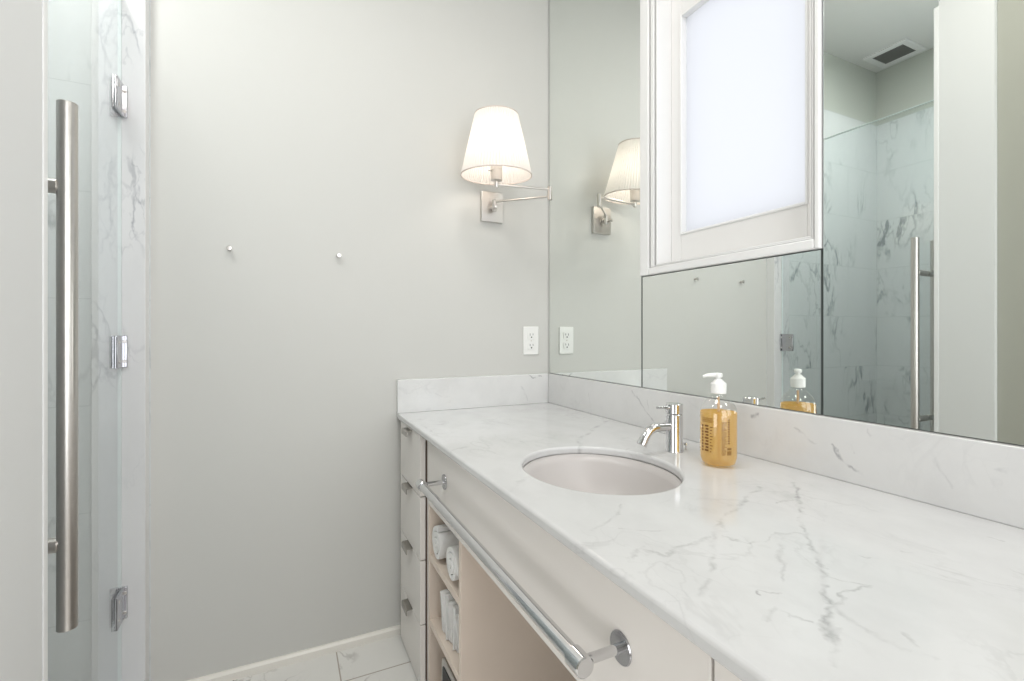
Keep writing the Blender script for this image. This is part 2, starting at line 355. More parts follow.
# ------------------------------------------------------------------ the setting
struct(B().box(-2.46, .14, REAR - .1, .14, -.06, 0).build('floor', 'floor'))
struct(B().box(-2.46, .14, REAR - .1, .14, CEIL, CEIL + .06).build('ceiling', 'ceiling'))
struct(B().box(WL, .12, .02, .12, 0, CEIL).build('wall_back', 'sage'))
# right wall with the window hole
WY0, WY1, WZ0, WZ1 = -1.111, -.561, 1.268, 2.22
w = B(); w.box(.02, .14, WY1, .12, 0, CEIL).box(.02, .14, REAR, WY0, 0, CEIL).box(.02, .14, WY0, WY1, 0, WZ0).box(.02, .14, WY0, WY1, WZ1, CEIL)
struct(w.build('wall_right', 'sage'))
# left wall: white pier beside the shower, then the sage wall with shade put into its colour
struct(B().box(WL - .14, -1.3288, -.91, -.745, 0, CEIL).build('wall_left', 'pierwhite'))
struct(B().box(-2.46, WL - .0, -1.06, -.9105, 0, CEIL).build('wall_entry_return', 'entry'))
w = B(); w.box(-2.46, -2.40, REAR, -2.43, 0, CEIL).box(-2.46, -2.40, -1.47, -1.06, 0, CEIL).box(-2.46, -2.40, -2.43, -1.47, 0, .20).box(-2.46, -2.40, -2.43, -1.47, 1.40, CEIL)
struct(w.build('wall_entry', 'entry'))
# rear wall with a hole for the added window
w = B(); w.box(-2.40, -1.24, REAR - .1, REAR, 0, CEIL).box(-.08, .02, REAR - .1, REAR, 0, CEIL).box(-1.24, -.08, REAR - .1, REAR, 0, .48).box(-1.24, -.08, REAR - .1, REAR, 2.22, CEIL)
struct(w.build('wall_rear', 'sage'))
# shower stall: tiled to 2.41 m, above it sage with shade put into its colour
SX = -2.394
struct(B().box(SX - .06, WL, .02, .12, 0, 2.4115).build('wall_shower_end', 'tile_x'))
struct(B().box(SX - .06, WL, .028, .12, 2.4115, CEIL).build('wall_shower_end_upper', 'showershade'))
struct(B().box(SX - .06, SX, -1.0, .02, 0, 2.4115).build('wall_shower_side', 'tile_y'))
struct(B().box(SX - .06, SX - .008, -1.0, .028, 2.4115, CEIL).build('wall_shower_side_upper', 'showershade'))
struct(B().box(SX, WL - .14, -.91, -.895, 0, CEIL).build('wall_shower_near', 'tile_x'))
# marble jambs and kerb round the shower opening
for o in (B().box(-1.476, -1.353, -.025, .021, 0, 2.39).build('trim_1', 'jamb', bevel=.002), B().box(-1.476, -1.327, -.745, -.729, 0, 2.39).build('trim_2', 'jamb', bevel=.002)):
    struct(o); o.data.materials.append(M['white'])          # the room-side edges are plain white
    for p in o.data.polygons:
        if p.normal.x > .9: p.material_index = 1
struct(B().box(-1.476, -1.353, -.729, -.025, 0, .09).build('trim_3', 'jamb', bevel=.002))
# low painted base moulding along the back wall
struct(B().prism([(-1.353, .02, 0), (-1.353, .006, 0), (-1.353, .006, .022), (-1.353, .012, .029), (-1.353, .02, .029)], (.748, 0, 0)).build('baseboard_back', 'basepaint'))

# ------------------------------------------------------------------ window in the mirrored wall
win = struct(bpy.data.objects.new('window_1', None)); C.objects.link(win); win.location = (.02, -.834, WZ0); win['_base'] = [.02, -.834, WZ0]


def rect_ring(b, x0, x1, y0, y1, z0, z1, wy0, wy1, wz0, wz1):
    """four-sided frame in the y-z plane: outer y0..y1, z0..z1; member widths"""
    b.box(x0, x1, y0, y0 + wy0, z0, z1); b.box(x0, x1, y1 - wy1, y1, z0, z1)
    b.box(x0, x1, y0 + wy0, y1 - wy1, z0, z0 + wz0); b.box(x0, x1, y0 + wy0, y1 - wy1, z1 - wz1, z1)
    return b


FX = .004
yo, yi, zo, zi = WY0, WY1, WZ0, WZ1
for nm, x_, a, c, e, g_, bv in (('casing', FX, .0115, .038, .022, .03, .003), ('quirk', .024, .002, .008, .0005, .006, 0), ('bead_moulding', .006, .003, .014, .003, .01, .003), ('quirk', .026, .002, .007, .0005, .006, 0), ('reveal', .008, .003, .005, .003, .01, .003)):
    b = B(); rect_ring(b, x_, .135, yo, yi, zo, zi, a, c, e, g_); b.build(nm, 'white', win, bevel=bv)
    yo, yi, zo, zi = yo + a, yi - c, zo + e, zi - g_
sx0 = .063
gy0, gy1, gz0, gz1 = -1.048, -.673, 1.383, 2.025
b = B(); b.box(sx0, .125, yo, gy0, zo, zi).box(sx0, .125, gy1, yi, zo, zi).box(sx0, .125, gy0, gy1, zo, gz0).box(sx0, .125, gy0, gy1, gz1, zi)
b.build('sash', 'sash', win, bevel=.002)
b = B(); rect_ring(b, sx0 - .003, .10, gy0 - .003, gy1 + .003, gz0 - .003, gz1 + .003, .007, .007, .007, .007); b.build('glazing_bead', 'white', win, bevel=.002)
b = B(); b.box(.080, .084, gy0, gy1, gz0, gz1); b.build('frosted_pane', 'frost', win)
# unseen window added behind the camera to bring in fill light
w2 = struct(bpy.data.objects.new('added_window_rear', None)); C.objects.link(w2); w2.location = (-.66, REAR, .48); w2['_base'] = [-.66, REAR, .48]
b = B()
for a in ((-1.24, -1.19, .48, 2.22), (-.13, -.08, .48, 2.22), (-1.19, -.13, .48, .53), (-1.19, -.13, 2.17, 2.22), (-1.19, -.13, 1.32, 1.38)):
    b.box(a[0], a[1], REAR - .09, REAR + .005, a[2], a[3])
b.build('window_frame', 'white', w2, bevel=.003)
B().box(-1.19, -.13, REAR - .05, REAR - .045, .53, 2.17).build('frosted_pane', 'frost', w2)

w3 = struct(bpy.data.objects.new('added_window_entry', None)); C.objects.link(w3); w3.location = (-2.40, -1.95, .20); w3['_base'] = [-2.40, -1.95, .20]  # unseen window added to brighten the vanity fronts
b = B(); rect_ring(b, -2.455, -2.39, -2.43, -1.47, .20, 1.40, .05, .05, .05, .05); b.build('window_frame', 'white', w3, bevel=.003)
B().box(-2.43, -2.425, -2.38, -1.52, .25, 1.35).build('frosted_pane', 'frost', w3)

# ------------------------------------------------------------------ mirrors
def mirror(y0, y1, z0, z1, label):
    t = thing('wall_mirror', (XM, (y0 + y1) / 2, z0), label, 'mirror', 'mirror panels on the vanity wall')
    B().box(.0160, .0198, y0, y1, z0, z1).build('backing', 'edge', t)
    g = .0024
    o = B().box(XM, .0160, y0 + g, y1 - g, z0 + .001, z1 - g).build('mirror_glass', 'mirror', t, smooth=False)
    o.data.materials.append(M['edge'])
    for p in o.data.polygons:
        if p.normal.x > -.5: p.material_index = 1
    return t


MZ = .9235
mirror(-.5607, .0165, MZ, 2.74, 'tall mirror panel between wall corner and window, beside the sconce')
mirror(-1.1112, -.5613, MZ, 1.2675, 'short wide mirror panel directly below the window')
mirror(-2.3, -1.1118, MZ, 2.74, 'large mirror panel right of the window, showing the shower')

# ------------------------------------------------------------------ vanity
ZC = .802; XF = -.623; YE = -2.35
# countertop with an oval cut-out
ct = bmesh.new(); cxs, cys, ra, rb_ = -.3715, -.8673, .1607, .184
n = 128; x0, x1, y0, y1 = XF, .02, YE, .02
angs = sorted(set([round(2 * math.pi * k / n, 6) for k in range(n)] + [round(math.atan2(yy - cys, xx - cxs) % (2 * math.pi), 6) for xx in (x0, x1) for yy in (y0, y1)]))


def edge_pt(a):
    dx, dy = math.cos(a), math.sin(a); ts = []
    if dx > 1e-9: ts.append((x1 - cxs) / dx)
    if dx < -1e-9: ts.append((x0 - cxs) / dx)
    if dy > 1e-9: ts.append((y1 - cys) / dy)
    if dy < -1e-9: ts.append((y0 - cys) / dy)
    t = min(ts); return cxs + dx * t, cys + dy * t


def oval_pt(a):
    t = 1 / math.sqrt((math.cos(a) / ra) ** 2 + (math.sin(a) / rb_) ** 2); return cxs + t * math.cos(a), cys + t * math.sin(a)


inn = {z: [ct.verts.new((*oval_pt(a), z)) for a in angs] for z in (ZC, ZC - .0195)}
mid = {z: [ct.verts.new(((oval_pt(a)[0] * .5 + edge_pt(a)[0] * .5), (oval_pt(a)[1] * .5 + edge_pt(a)[1] * .5), z)) for a in angs] for z in (ZC, ZC - .0195)}
ext = {z: [ct.verts.new((*edge_pt(a), z)) for a in angs] for z in (ZC, ZC - .0195)}
na = len(angs); zt, zb = ZC, ZC - .0195
for k in range(na):
    j = (k + 1) % na
    for z in (zt, zb):
        ct.faces.new((inn[z][k], mid[z][k], mid[z][j], inn[z][j])); ct.faces.new((mid[z][k], ext[z][k], ext[z][j], mid[z][j]))
    ct.faces.new((inn[zt][k], inn[zt][j], inn[zb][j], inn[zb][k])); ct.faces.new((ext[zt][k], ext[zb][k], ext[zb][j], ext[zt][j]))
cb = B(); cb.bm.free(); cb.bm = ct
tag(cb.build('countertop', 'counter', loc=(-.3, -1.1, zb), bevel=.0055, seg=4), 'white marble countertop with soft grey veins and oval sink cut-out', 'countertop')
tag(B().box(0, .02, YE, .02, ZC, .9227).build('backsplash', 'back', loc=(.01, -1.1, ZC), bevel=.0018), 'long low marble backsplash running under the mirrors', 'backsplash')
tag(B().box(XF, -.0005, 0, .02, ZC, .9227).build('side_splash', 'side', loc=(-.3, .01, ZC), bevel=.0018), 'short marble side splash on the painted wall below the outlet', 'backsplash')

# sink
sk = thing('undermount_sink', (cxs, cys, .64), 'oval undermount porcelain basin set into the marble countertop', 'sink')
b = B(); prof = [(0, .0), (.10, .0005), (.30, .006), (.52, .022), (.72, .050), (.86, .086), (.96, .122), (1.0, .1425)]
seg = 96; rings = []
for r, h in prof:
    if r == 0: rings.append([b.bm.verts.new((cxs, cys, .64))]); continue
    rings.append([b.bm.verts.new((cxs + r * (ra + .006) * math.cos(2 * math.pi * k / seg), cys + r * (rb_ + .006) * math.sin(2 * math.pi * k / seg), .64 + h - .0015)) for k in range(seg)])
for p, q in zip(rings[:-1], rings[1:]):
    for k in range(seg):
        j = (k + 1) % seg
        if len(p) == 1: b.bm.faces.new((p[0], q[k], q[j]))
        else: b.bm.faces.new((p[k], q[k], q[j], p[j]))
o = b.build('bowl', 'ceramic', sk)
md = o.modifiers.new('shell', 'SOLIDIFY'); md.thickness = .008; md.offset = -1
B().lathe([(0, .0), (.014, .0), (.022, .0015), (.024, .004), (.0, .004)], (cxs, cys, .641), seg=40).build('drain', 'chrome', sk)
B().lathe([(0, 0), (.006, 0), (.007, .002), (.0, .003)], (cxs + .143, cys, .735), (-1, 0, .35), 24).build('overflow', 'chrome', sk)

# faucet
fx, fy = -.1235, -.8375
fc = thing('basin_faucet', (fx, fy, ZC), 'chrome single-hole basin faucet standing behind the sink', 'faucet')
B().lathe([(0, 0), (.0216, 0), (.0216, .003), (.0206, .006), (.0203, .0905), (.0192, .092), (0, .092)], (fx, fy, ZC), seg=48).build('body', 'chrome', fc)
B().lathe([(0, 0), (.0192, 0), (.0203, .0012), (.0203, .0225), (.0192, .024), (0, .0245)], (fx, fy, ZC + .0935), seg=48).build('handle_cap', 'chrome', fc)
b = B(); b.cyl((fx - .012, fy, .9105), (fx - .030, fy, .9105), .0055, 24); b.cyl((fx - .028, fy, .9105), (fx - .056, fy, .9125), .0032, 20)
b.build('lever', 'chrome', fc)
pts = [(fx - .005, fy, .863), (fx - .05, fy, .8645), (fx - .066, fy, .8635), (fx - .078, fy, .8595), (fx - .087, fy, .852), (fx - .094, fy, .842), (fx - .0985, fy, .8345)]
B().tube(pts, [.0108, .0108, .0108, .0108, .0108, .0108, .0108], 28).build('spout', 'chrome', fc)
d = (Vector(pts[-1]) - Vector(pts[-2])).normalized()
B().cyl(Vector(pts[-1]) - d * .006, Vector(pts[-1]) + d * .010, .0120, 28).build('aerator', 'chrome', fc)
b = B(); b.cyl((fx + .034, fy - .004, ZC), (fx + .034, fy - .004, ZC + .012), .0028, 16); b.lathe([(0, 0), (.005, .001), (.006, .004), (.005, .007), (0, .008)], (fx + .034, fy - .004, ZC + .011), seg=20)
b.build('drain_rod', 'chrome', fc)

# soap dispenser
bx, by = -.1235, -.9695
sd = thing('soap_dispenser', (bx, by, ZC), 'clear pump bottle of amber hand soap on the marble counter beside the faucet', 'soap dispenser')
R0 = .0392
prof = [(0, .0015), (.022, .0005), (.030, .002), (.0352, .0065), (.0374, .013), (R0, .020), (R0, .112), (.0385, .1195), (.0355, .1285), (.0300, .1375), (.0235, .1450), (.0175, .1505), (.0140, .1545), (.0128, .158), (.0128, .166)]
B().lathe(prof, (bx, by, ZC), seg=64).build('bottle', 'bottle', sd)
k_ = .955
liq = [(0, .003)] + [(r * k_, max(h, .004)) for r, h in prof[1:7]] + [(R0 * k_, .1175), (0, .1175)]
B().lathe(liq, (bx, by, ZC), seg=64).build('liquid_soap', 'soap', sd)
B().lathe([(0, 0), (.0150, 0), (.0162, .001), (.0165, .0215), (.0150, .0235), (.0105, .0275), (.0072, .0315), (0, .0315)], (bx, by, ZC + .1575), seg=40).build('pump_collar', 'plastic', sd)
nd = Vector((-.86, .51, 0)).normalized(); hz = ZC + .1920
b = B(); b.lathe([(0, 0), (.0052, 0), (.0052, .006), (.0080, .0075), (.0090, .010), (.0086, .0150), (.0062, .0165), (0, .0168)], (bx, by, hz - .006), seg=32)
c0 = Vector((bx, by, hz + .0060))
b.tube([c0, c0 + nd * .012, c0 + nd * .024 + Vector((0, 0, -.0008)), c0 + nd * .033 + Vector((0, 0, -.0035))], [.0055, .0048, .0038, .003], 16)
b.build('pump_head', 'plastic', sd)
B().cyl((bx + .002, by, ZC + .012), (bx, by, ZC + .150), .0028, 12).build('dip_tube', 'diptube', sd)
# brown printing on the bottle: small unreadable columns
b = B(); rnd = random.Random(3)


def ink(a0, a1, h0, h1):
    r = R0 + .0005; m_ = 3; lo = []; hi = []
    for i in range(m_ + 1):
        a = a0 + (a1 - a0) * i / m_
        lo.append(b.bm.verts.new((bx + r * math.cos(a), by + r * math.sin(a), ZC + h0))); hi.append(b.bm.verts.new((bx + r * math.cos(a), by + r * math.sin(a), ZC + h1)))
    for i in range(m_): b.bm.faces.new((lo[i], lo[i + 1], hi[i + 1], hi[i]))


va = math.atan2(-1.725 - by, -.9893 - bx)          # direction of the camera's side of the bottle
for row in range(9):                               # left block: larger upright marks and a line column
    h = .034 + row * .0066
    ink(va - .98, va - .86, h, h + .0042)
    ink(va - .76 + .06 * (row % 2), va - .52, h + .001, h + .0048)
    ink(va - .44, va - .36 + .04 * (row % 3), h, h + .0018)
for row in range(16):                              # fine upright marks above
    ink(va - .95 + row * .042, va - .935 + row * .042, .097, .108)
for row in range(30):                              # right block: fine text rows
    h = .030 + row * .0024; l = rnd.uniform(.14, .30)
    ink(va + .16, va + .16 + l, h, h + .0009)
for row in range(11):
    h = .054 + row * .0050; ink(va + .50 - .02 * (row % 2), va + .60, h, h + .0026)
for i in range(5): ink(va + .46 + i * .05, va + .49 + i * .05, .030, .039)
for i in range(5): ink(va + .46 + i * .05, va + .495 + i * .05, .041, .046)
b.build('printed_text', 'ink', sd, smooth=False)

# cabinets
CX = -.595; DX = -.615; CB = ZC - .0198      # face plane of the cabinets; the drawer fronts stand proud of it
dc = thing('drawer_cabinet', (-.3, -.15, 0), 'cream four-drawer cabinet at the wall end of the vanity', 'cabinet')
b = B(); b.box(CX, -.02, .002, .018, .0, CB).box(CX + .001, -.02, -.304, -.289, .0, CB).box(-.036, -.02, -.289, .002, .0, CB).box(CX + .02, -.036, -.289, .002, .0, .02)
b.build('carcass', 'cab', dc, bevel=.001)
B().box(CX - .0005, CX + .012, -.288, .0015, .02, CB - .001).build('gap_shade_backing', 'gapshade', dc)
zs = [CB - .001, .588, .392, .194, .006]
for i in range(4):
    zt_, zb_ = zs[i] - (.0018 if i else 0), zs[i + 1] + .0018
    f = B().box(DX, CX - .0025, -.284, -.012, zb_, zt_).build('drawer', 'cab', dc, bevel=.0012)
    yc = -.150; p = B(); zz = zt_ + .0008 if i else zt_ - .008
    p.prism([(DX + .012, yc - .034, zz), (DX - .016, yc - .034, zz), (DX - .020, yc - .034, zz - .003), (DX - .020, yc - .034, zz - .018), (DX - .017, yc - .034, zz - .018), (DX - .017, yc - .034, zz - .004), (DX - .015, yc - .034, zz - .0025), (DX + .012, yc - .034, zz - .0025)], (0, .068, 0))
    p.build('pull', 'pull', f, smooth=False)

oc = thing('open_shelf_cabinet', (-.3, -.455, 0), 'narrow open cubby cabinet holding white towels between drawers and kneehole', 'cabinet')
B().box(CX, -.02, -.3215, -.3055, 0, .573).build('side_panel', 'cabin', oc, bevel=.001)
B().box(CX, -.02, -.604, -.5866, 0, .573).build('side_panel', 'cabin', oc, bevel=.001)
B().box(-.20, -.185, -.5866, -.3215, .02, .573).build('back_panel', 'cabin', oc)
for z0, z1 in ((.405, .426), (.208, .229), (.0, .02)):
    B().box(CX + .001, -.20, -.5866, -.3215, z0, z1).build('shelf', 'cabin', oc, bevel=.001)

ap = thing('vanity_apron', (CX, -.85, .575), 'wide cream apron panel under the counter behind the towel bar', 'panel')
B().box(CX - .001, CX + .018, -1.372, -.3075, .574, CB).build('face_panel', 'cab', ap, bevel=.001)
B().box(CX + .019, -.04, -1.37, -.306, .574, .589).build('soffit_panel', 'cabin', ap)

rc = thing('end_cabinet', (-.3, -1.86, 0), 'cream closed cabinet right of the kneehole under the near end of the counter', 'cabinet')
b = B(); b.box(CX + .02, -.02, -1.394, -1.378, 0, CB).box(CX + .02, -.02, YE + .002, YE + .018, 0, CB).box(-.036, -.02, YE + .018, -1.394, 0, CB).box(CX + .02, -.036, YE + .018, -1.394, 0, .03)
b.build('carcass', 'cab', rc)
for y0_, y1_ in ((-1.865, -1.3755), (YE + .002, -1.868)):
    f = B().box(CX, CX + .0195, y0_, y1_, .02, CB - .001).build('door', 'cab', rc, bevel=.001)
    yk = y1_ - .08
    B().prism([(CX + .001, yk, .70), (CX - .02, yk, .70), (CX - .02, yk, .688), (CX - .017, yk, .688), (CX - .017, yk, .697), (CX + .001, yk, .697)], (0, .06, 0)).build('pull', 'pull', f, smooth=False)

# towel bar on the apron
bxr = -.660; bz = .6865; ya, yb = -.473, -1.229
tb = thing('towel_bar', (CX, -.85, bz), 'long chrome towel bar mounted across the cream vanity apron', 'towel bar')
B().cyl((bxr, yb, bz), (bxr, ya, bz), .0105, 40).build('rail', 'chrome', tb)
for yy, s_ in ((ya, 1), (yb, -1)):
    B().cyl((bxr, yy - s_ * .016, bz), (bxr, yy + s_ * .0125, bz), .0132, 40, .0015).build('end_cap', 'chrome', tb)
    B().cyl((bxr, yy, bz), (CX - .001, yy, bz), .0064, 28).build('post', 'chrome', tb)
    B().lathe([(0, 0), (.0205, 0), (.0210, .0012), (.0202, .003), (.0075, .0035), (0, .0035)], (CX - .001, yy, bz), (-1, 0, 0), 48).build('flange', 'hinge', tb)


# towels
def rolled_towel(yc, zc_, rr, xf_, ln, ph, label):
    t = thing('rolled_towel', (xf_ + ln / 2, yc, zc_ - rr), label, 'towel', 'white towels rolled up in the top cubby')
    th_ = .0150; turns = rr / th_ - .25; n_ = 120; b_ = B(); ri = []; ro = []
    for i in range(n_ + 1):
        u = i / n_; a = ph + u * turns * 2 * math.pi; r1 = max(.001, rr * u - th_ * .90 if u * rr > th_ else 0.0008 + .1 * rr * u); r2 = max(r1 + .002, rr * u)
        wob = 1 + .03 * math.sin(3 * a + 1)
        ri.append((yc + r1 * math.cos(a), zc_ + r1 * math.sin(a) * wob)); ro.append((yc + r2 * math.cos(a), zc_ + r2 * math.sin(a) * wob))
    nx = 14; cols = []
    for j in range(nx + 1):
        x = xf_ + ln * j / nx
        if j in (0, nx): sh, xo = .86, 0
        elif j in (1, nx - 1): sh, xo = 1, -ln / nx * .8 if j == 1 else ln / nx * .8
        else: sh, xo = 1 + .012 * math.sin(j * 2.1), 0
        vi = [b_.bm.verts.new((x + xo + .006 * (i / n_) ** 1 * (1 if j < 2 else 0), p[0], p[1])) for i, p in enumerate(ri)]
        vo = []
        for i, (p, q) in enumerate(zip(ro, ri)):
            m0 = ((p[0] + q[0]) / 2, (p[1] + q[1]) / 2)
            vo.append(b_.bm.verts.new((x + xo + .006 * (i / n_) * (1 if j < 2 else 0), m0[0] + (p[0] - m0[0]) * sh, m0[1] + (p[1] - m0[1]) * sh)))
        cols.append((vi, vo))
    for (ai, ao), (bi, bo) in zip(cols[:-1], cols[1:]):
        for i in range(n_):
            b_.bm.faces.new((ai[i], bi[i], bi[i + 1], ai[i + 1])); b_.bm.faces.new((ao[i], ao[i + 1], bo[i + 1], bo[i]))
        b_.bm.faces.new((ai[n_], bi[n_], bo[n_], ao[n_]))
    for (ai, ao) in (cols[0], cols[-1]):
        for i in range(n_): b_.bm.faces.new((ai[i], ai[i + 1], ao[i + 1], ao[i]))
    b_.build('terry_roll', 'towel', t)
    # woven bands round the far end
    b2 = B()
    for x in (.10, .125, .15): b2.lathe([(rr * 1.0, 0), (rr * 1.035, .004), (rr * 1.035, .010), (rr * 1.0, .014)], (xf_ + x, yc, zc_), (1, 0, 0), 40)
    b2.build('woven_band', 'towel', t)


rolled_towel(-.376, .4785, .0518, -.5955, .25, .6, 'rolled white towel at the left in the top cubby, nearest the drawers')
rolled_towel(-.516, .4785, .0518, -.5965, .25, 2.0, 'rolled white towel at the right in the top cubby, nearest the kneehole')


def folded_cloth(y0_, y1_, z0_, h_, x0_, x1_, lean, label):
    """a cloth folded in four and stood on edge: a looped section extruded front to back"""
    t = thing('folded_washcloth', ((x0_ + x1_) / 2, (y0_ + y1_) / 2, z0_), label, 'towel', 'white washcloths stood on edge in the middle cubby')
    w_ = (y1_ - y0_) / 4; b_ = B()
    for k in range(4):
        yy = y0_ + w_ * (k + .5); hh = h_ * (1 - .04 * (k % 2)); sec = []
        for i in range(9):
            a = math.pi * i / 8; sec.append((yy + w_ * .5 * math.cos(a), hh - w_ * .5 + w_ * .5 * math.sin(a)))
        for i in range(9):
            a = math.pi + math.pi * i / 8; sec.append((yy + w_ * .5 * math.cos(a), w_ * .5 + w_ * .5 * math.sin(a)))
        xs = [x0_ + .004 * (k % 2) + (x1_ - x0_) * j / 6 for j in range(7)]; rings_ = []
        for j, x in enumerate(xs):
            q = .8 if j in (0, 6) else 1
            cyy = yy; czz = hh / 2
            rings_.append([b_.bm.verts.new((x + .008 * math.sin(9 * s_[1] / h_ + k) * (1 if j == 0 else .3), cyy + (s_[0] - cyy) * q + lean * s_[1] + .0015 * math.sin(5 * j + 40 * s_[1]), z0_ + czz + (s_[1] - czz) * (.97 if q < 1 else 1))) for s_ in sec])
        for p, q in zip(rings_[:-1], rings_[1:]):
            for i in range(len(sec)): b_.bm.faces.new((p[i], p[(i + 1) % len(sec)], q[(i + 1) % len(sec)], q[i]))
        b_.bm.faces.new(rings_[0]); b_.bm.faces.new(rings_[-1][::-1])
    b_.build('terry_fold', 'towel', t)


for i, (a0, lab) in enumerate(((-.4445, 'folded white washcloth on edge in the middle cubby, leftmost of three'), (-.4945, 'folded white washcloth on edge in the middle cubby, middle of three'), (-.5445, 'folded white washcloth on edge in the middle cubby, rightmost of three'))):
    folded_cloth(a0, a0 + .047, .2295, .130 - .008 * i, -.582 + .004 * i, -.40, .02 - .02 * i, lab)

# metal box in the lowest cubby
tx = thing('tissue_box', (-.52, -.48, .02), 'silver-rimmed dark box in the lowest open cubby', 'box')


def rrect(x, y0_, y1_, z0_, z1_, r, k=6):
    pts_ = []
    for cx_, cy_, a0 in ((y1_ - r, z1_ - r, 0), (y0_ + r, z1_ - r, 90), (y0_ + r, z0_ + r, 180), (y1_ - r, z0_ + r, 270)):
        for i in range(k + 1):
            a = R(a0 + 90 * i / k); pts_.append((x, cx_ + r * math.cos(a), cy_ + r * math.sin(a)))
    return pts_


B().prism(rrect(-.583, -.565, -.400, .0215, .168, .024), (.13, 0, 0)).build('box_shell', 'steel', tx, bevel=.003)
B().prism(rrect(-.5845, -.550, -.415, .040, .150, .014), (.004, 0, 0)).build('opening', 'darkslot', tx)

# ------------------------------------------------------------------ sconce
lx, ly = -.302, -.1525; SZ = 1.661; SH = .214; RB = .127; RT = .0768
sc = thing('swing_arm_sconce', (-.2448, .02, 1.595), 'lit swing-arm wall sconce with pleated white shade beside the mirror', 'wall lamp')
B().box(-.2965, -.2045, .003, .0198, 1.529, 1.648).build('backplate', 'nickel', sc, bevel=.002)
px_, py_ = -.2525, -.020
b = B(); b.cyl((px_, .004, 1.586), (px_, py_, 1.586), .0075, 24); b.cyl((px_, py_, 1.566), (px_, py_, 1.610), .0095, 28)
b.build('wall_pivot', 'nickel', sc)
b = B(); b.cyl((px_ - .004, py_ - .008, 1.578), (px_ - .006, py_ - .026, 1.578), .0042, 20); b.lathe([(0, 0), (.006, .001), (.0075, .005), (.006, .009), (0, .010)], (px_ - .006, py_ - .024, 1.578), (-.1, -1, 0), 24)
b.build('switch_knob', 'nickel', sc)
ex_, ey_ = -.099, -.1837
B().cyl((px_, py_, 1.602), (ex_, ey_, 1.600), .0042, 20).build('lower_arm', 'nickel', sc)
B().cyl((ex_, ey_, 1.586), (ex_, ey_, 1.637), .0088, 28).build('elbow_joint', 'nickel', sc)
B().cyl((ex_, ey_, 1.626), (lx, ly, 1.626), .0042, 20).build('upper_arm', 'nickel', sc)
b = B(); b.lathe([(0, 0), (.006, 0), (.008, .004), (.008, .022), (.0150, .024), (.0205, .026), (.0205, .060), (.0215, .061), (.0215, .074), (0, .074)], (lx, ly, 1.615), seg=36)
b.build('lamp_socket', 'nickel', sc)
B().cyl((lx - .019, ly - .004, 1.672), (lx - .036, ly - .009, 1.672), .003, 14).build('turn_switch', 'nickel', sc)
B().lathe([(0, 0), (.013, .0), (.014, .012), (.024, .034), (.029, .056), (.026, .078), (.014, .092), (0, .096)], (lx, ly, 1.693), seg=32).build('light_bulb', 'bulb', sc)
# pleated shade
tv = Vector((-.4, -.916, 0)); TM = Matrix.Translation((lx, ly, SZ - .003)) @ Matrix.Rotation(R(3.0), 4, Vector((0, 0, 1)).cross(tv)) @ Matrix.Translation((-lx, -ly, -SZ))
b = B(); npl = 72; sg = npl * 2; hs = 8; rings = []
for j in range(hs + 1):
    u = j / hs; r = RB + (RT - RB) * u
    rings.append([b.bm.verts.new((lx + (r + (.0012 if k % 2 else -.0012)) * math.cos(2 * math.pi * k / sg), ly + (r + (.0012 if k % 2 else -.0012)) * math.sin(2 * math.pi * k / sg), SZ + SH * u)) for k in range(sg)])
for p, q in zip(rings[:-1], rings[1:]):
    for k in range(sg): b.bm.faces.new((p[k], p[(k + 1) % sg], q[(k + 1) % sg], q[k]))
b.bm.transform(TM)
sh = b.build('lamp_shade', 'shade', sc)
for r_, z_, nm in ((RB, SZ, 'shade_trim'), (RT, SZ + SH, 'shade_trim')):
    b = B(); b.lathe([(r_ + .0010, 0), (r_ + .0018, .0015), (r_ + .0010, .004), (r_ - .0014, .004), (r_ - .002, .0015), (r_ - .0014, 0), (r_ + .0010, 0)], (lx, ly, z_ - .002), seg=96)
    b.bm.transform(TM); b.build(nm, 'trim', sh)
b = B()
for k in range(3):
    a = R(120 * k + 20); b.cyl((lx + .012 * math.cos(a), ly + .012 * math.sin(a), 1.70 + .165), (lx + (RT - .001) * math.cos(a), ly + (RT - .001) * math.sin(a), SZ + SH - .003), .0014, 8)
b.cyl((lx, ly, 1.86), (lx, ly, 1.872), .014, 20)
b.bm.transform(TM); b.build('shade_spider', 'nickel', sh)

# ------------------------------------------------------------------ outlet, hooks
ol = thing('wall_outlet', (-.0728, .02, 1.060), 'white double power outlet on the painted wall beside the mirror', 'outlet')
B().box(-.1078, -.0378, .0145, .0198, 1.002, 1.118).build('cover_plate', 'plastic', ol, bevel=.0022)
for zc_ in (1.0815, 1.0385):
    f = B(); f.prism(rrect(0, -.0165, .0165, -.0145, .0145, .006), (.003, 0, 0))
    for v in f.bm.verts: v.co = Vector((-.0728 + v.co.y, .0145 - v.co.x, zc_ + v.co.z))
    f = f.build('receptacle', 'plastic', ol)
    s_ = B(); s_.box(-.0804, -.0786, .0106, .013, zc_ - .001, zc_ + .008).box(-.0670, -.0652, .0106, .013, zc_ + .000, zc_ + .008)
    s_.cyl((-.0728, .0106, zc_ - .0075), (-.0728, .013, zc_ - .0075), .0030, 14)
    s_.build('slots', 'darkslot', f, smooth=False)
B().cyl((-.0728, .0128, 1.060), (-.0728, .016, 1.060), .003, 16).build('screw', 'nickel', ol)

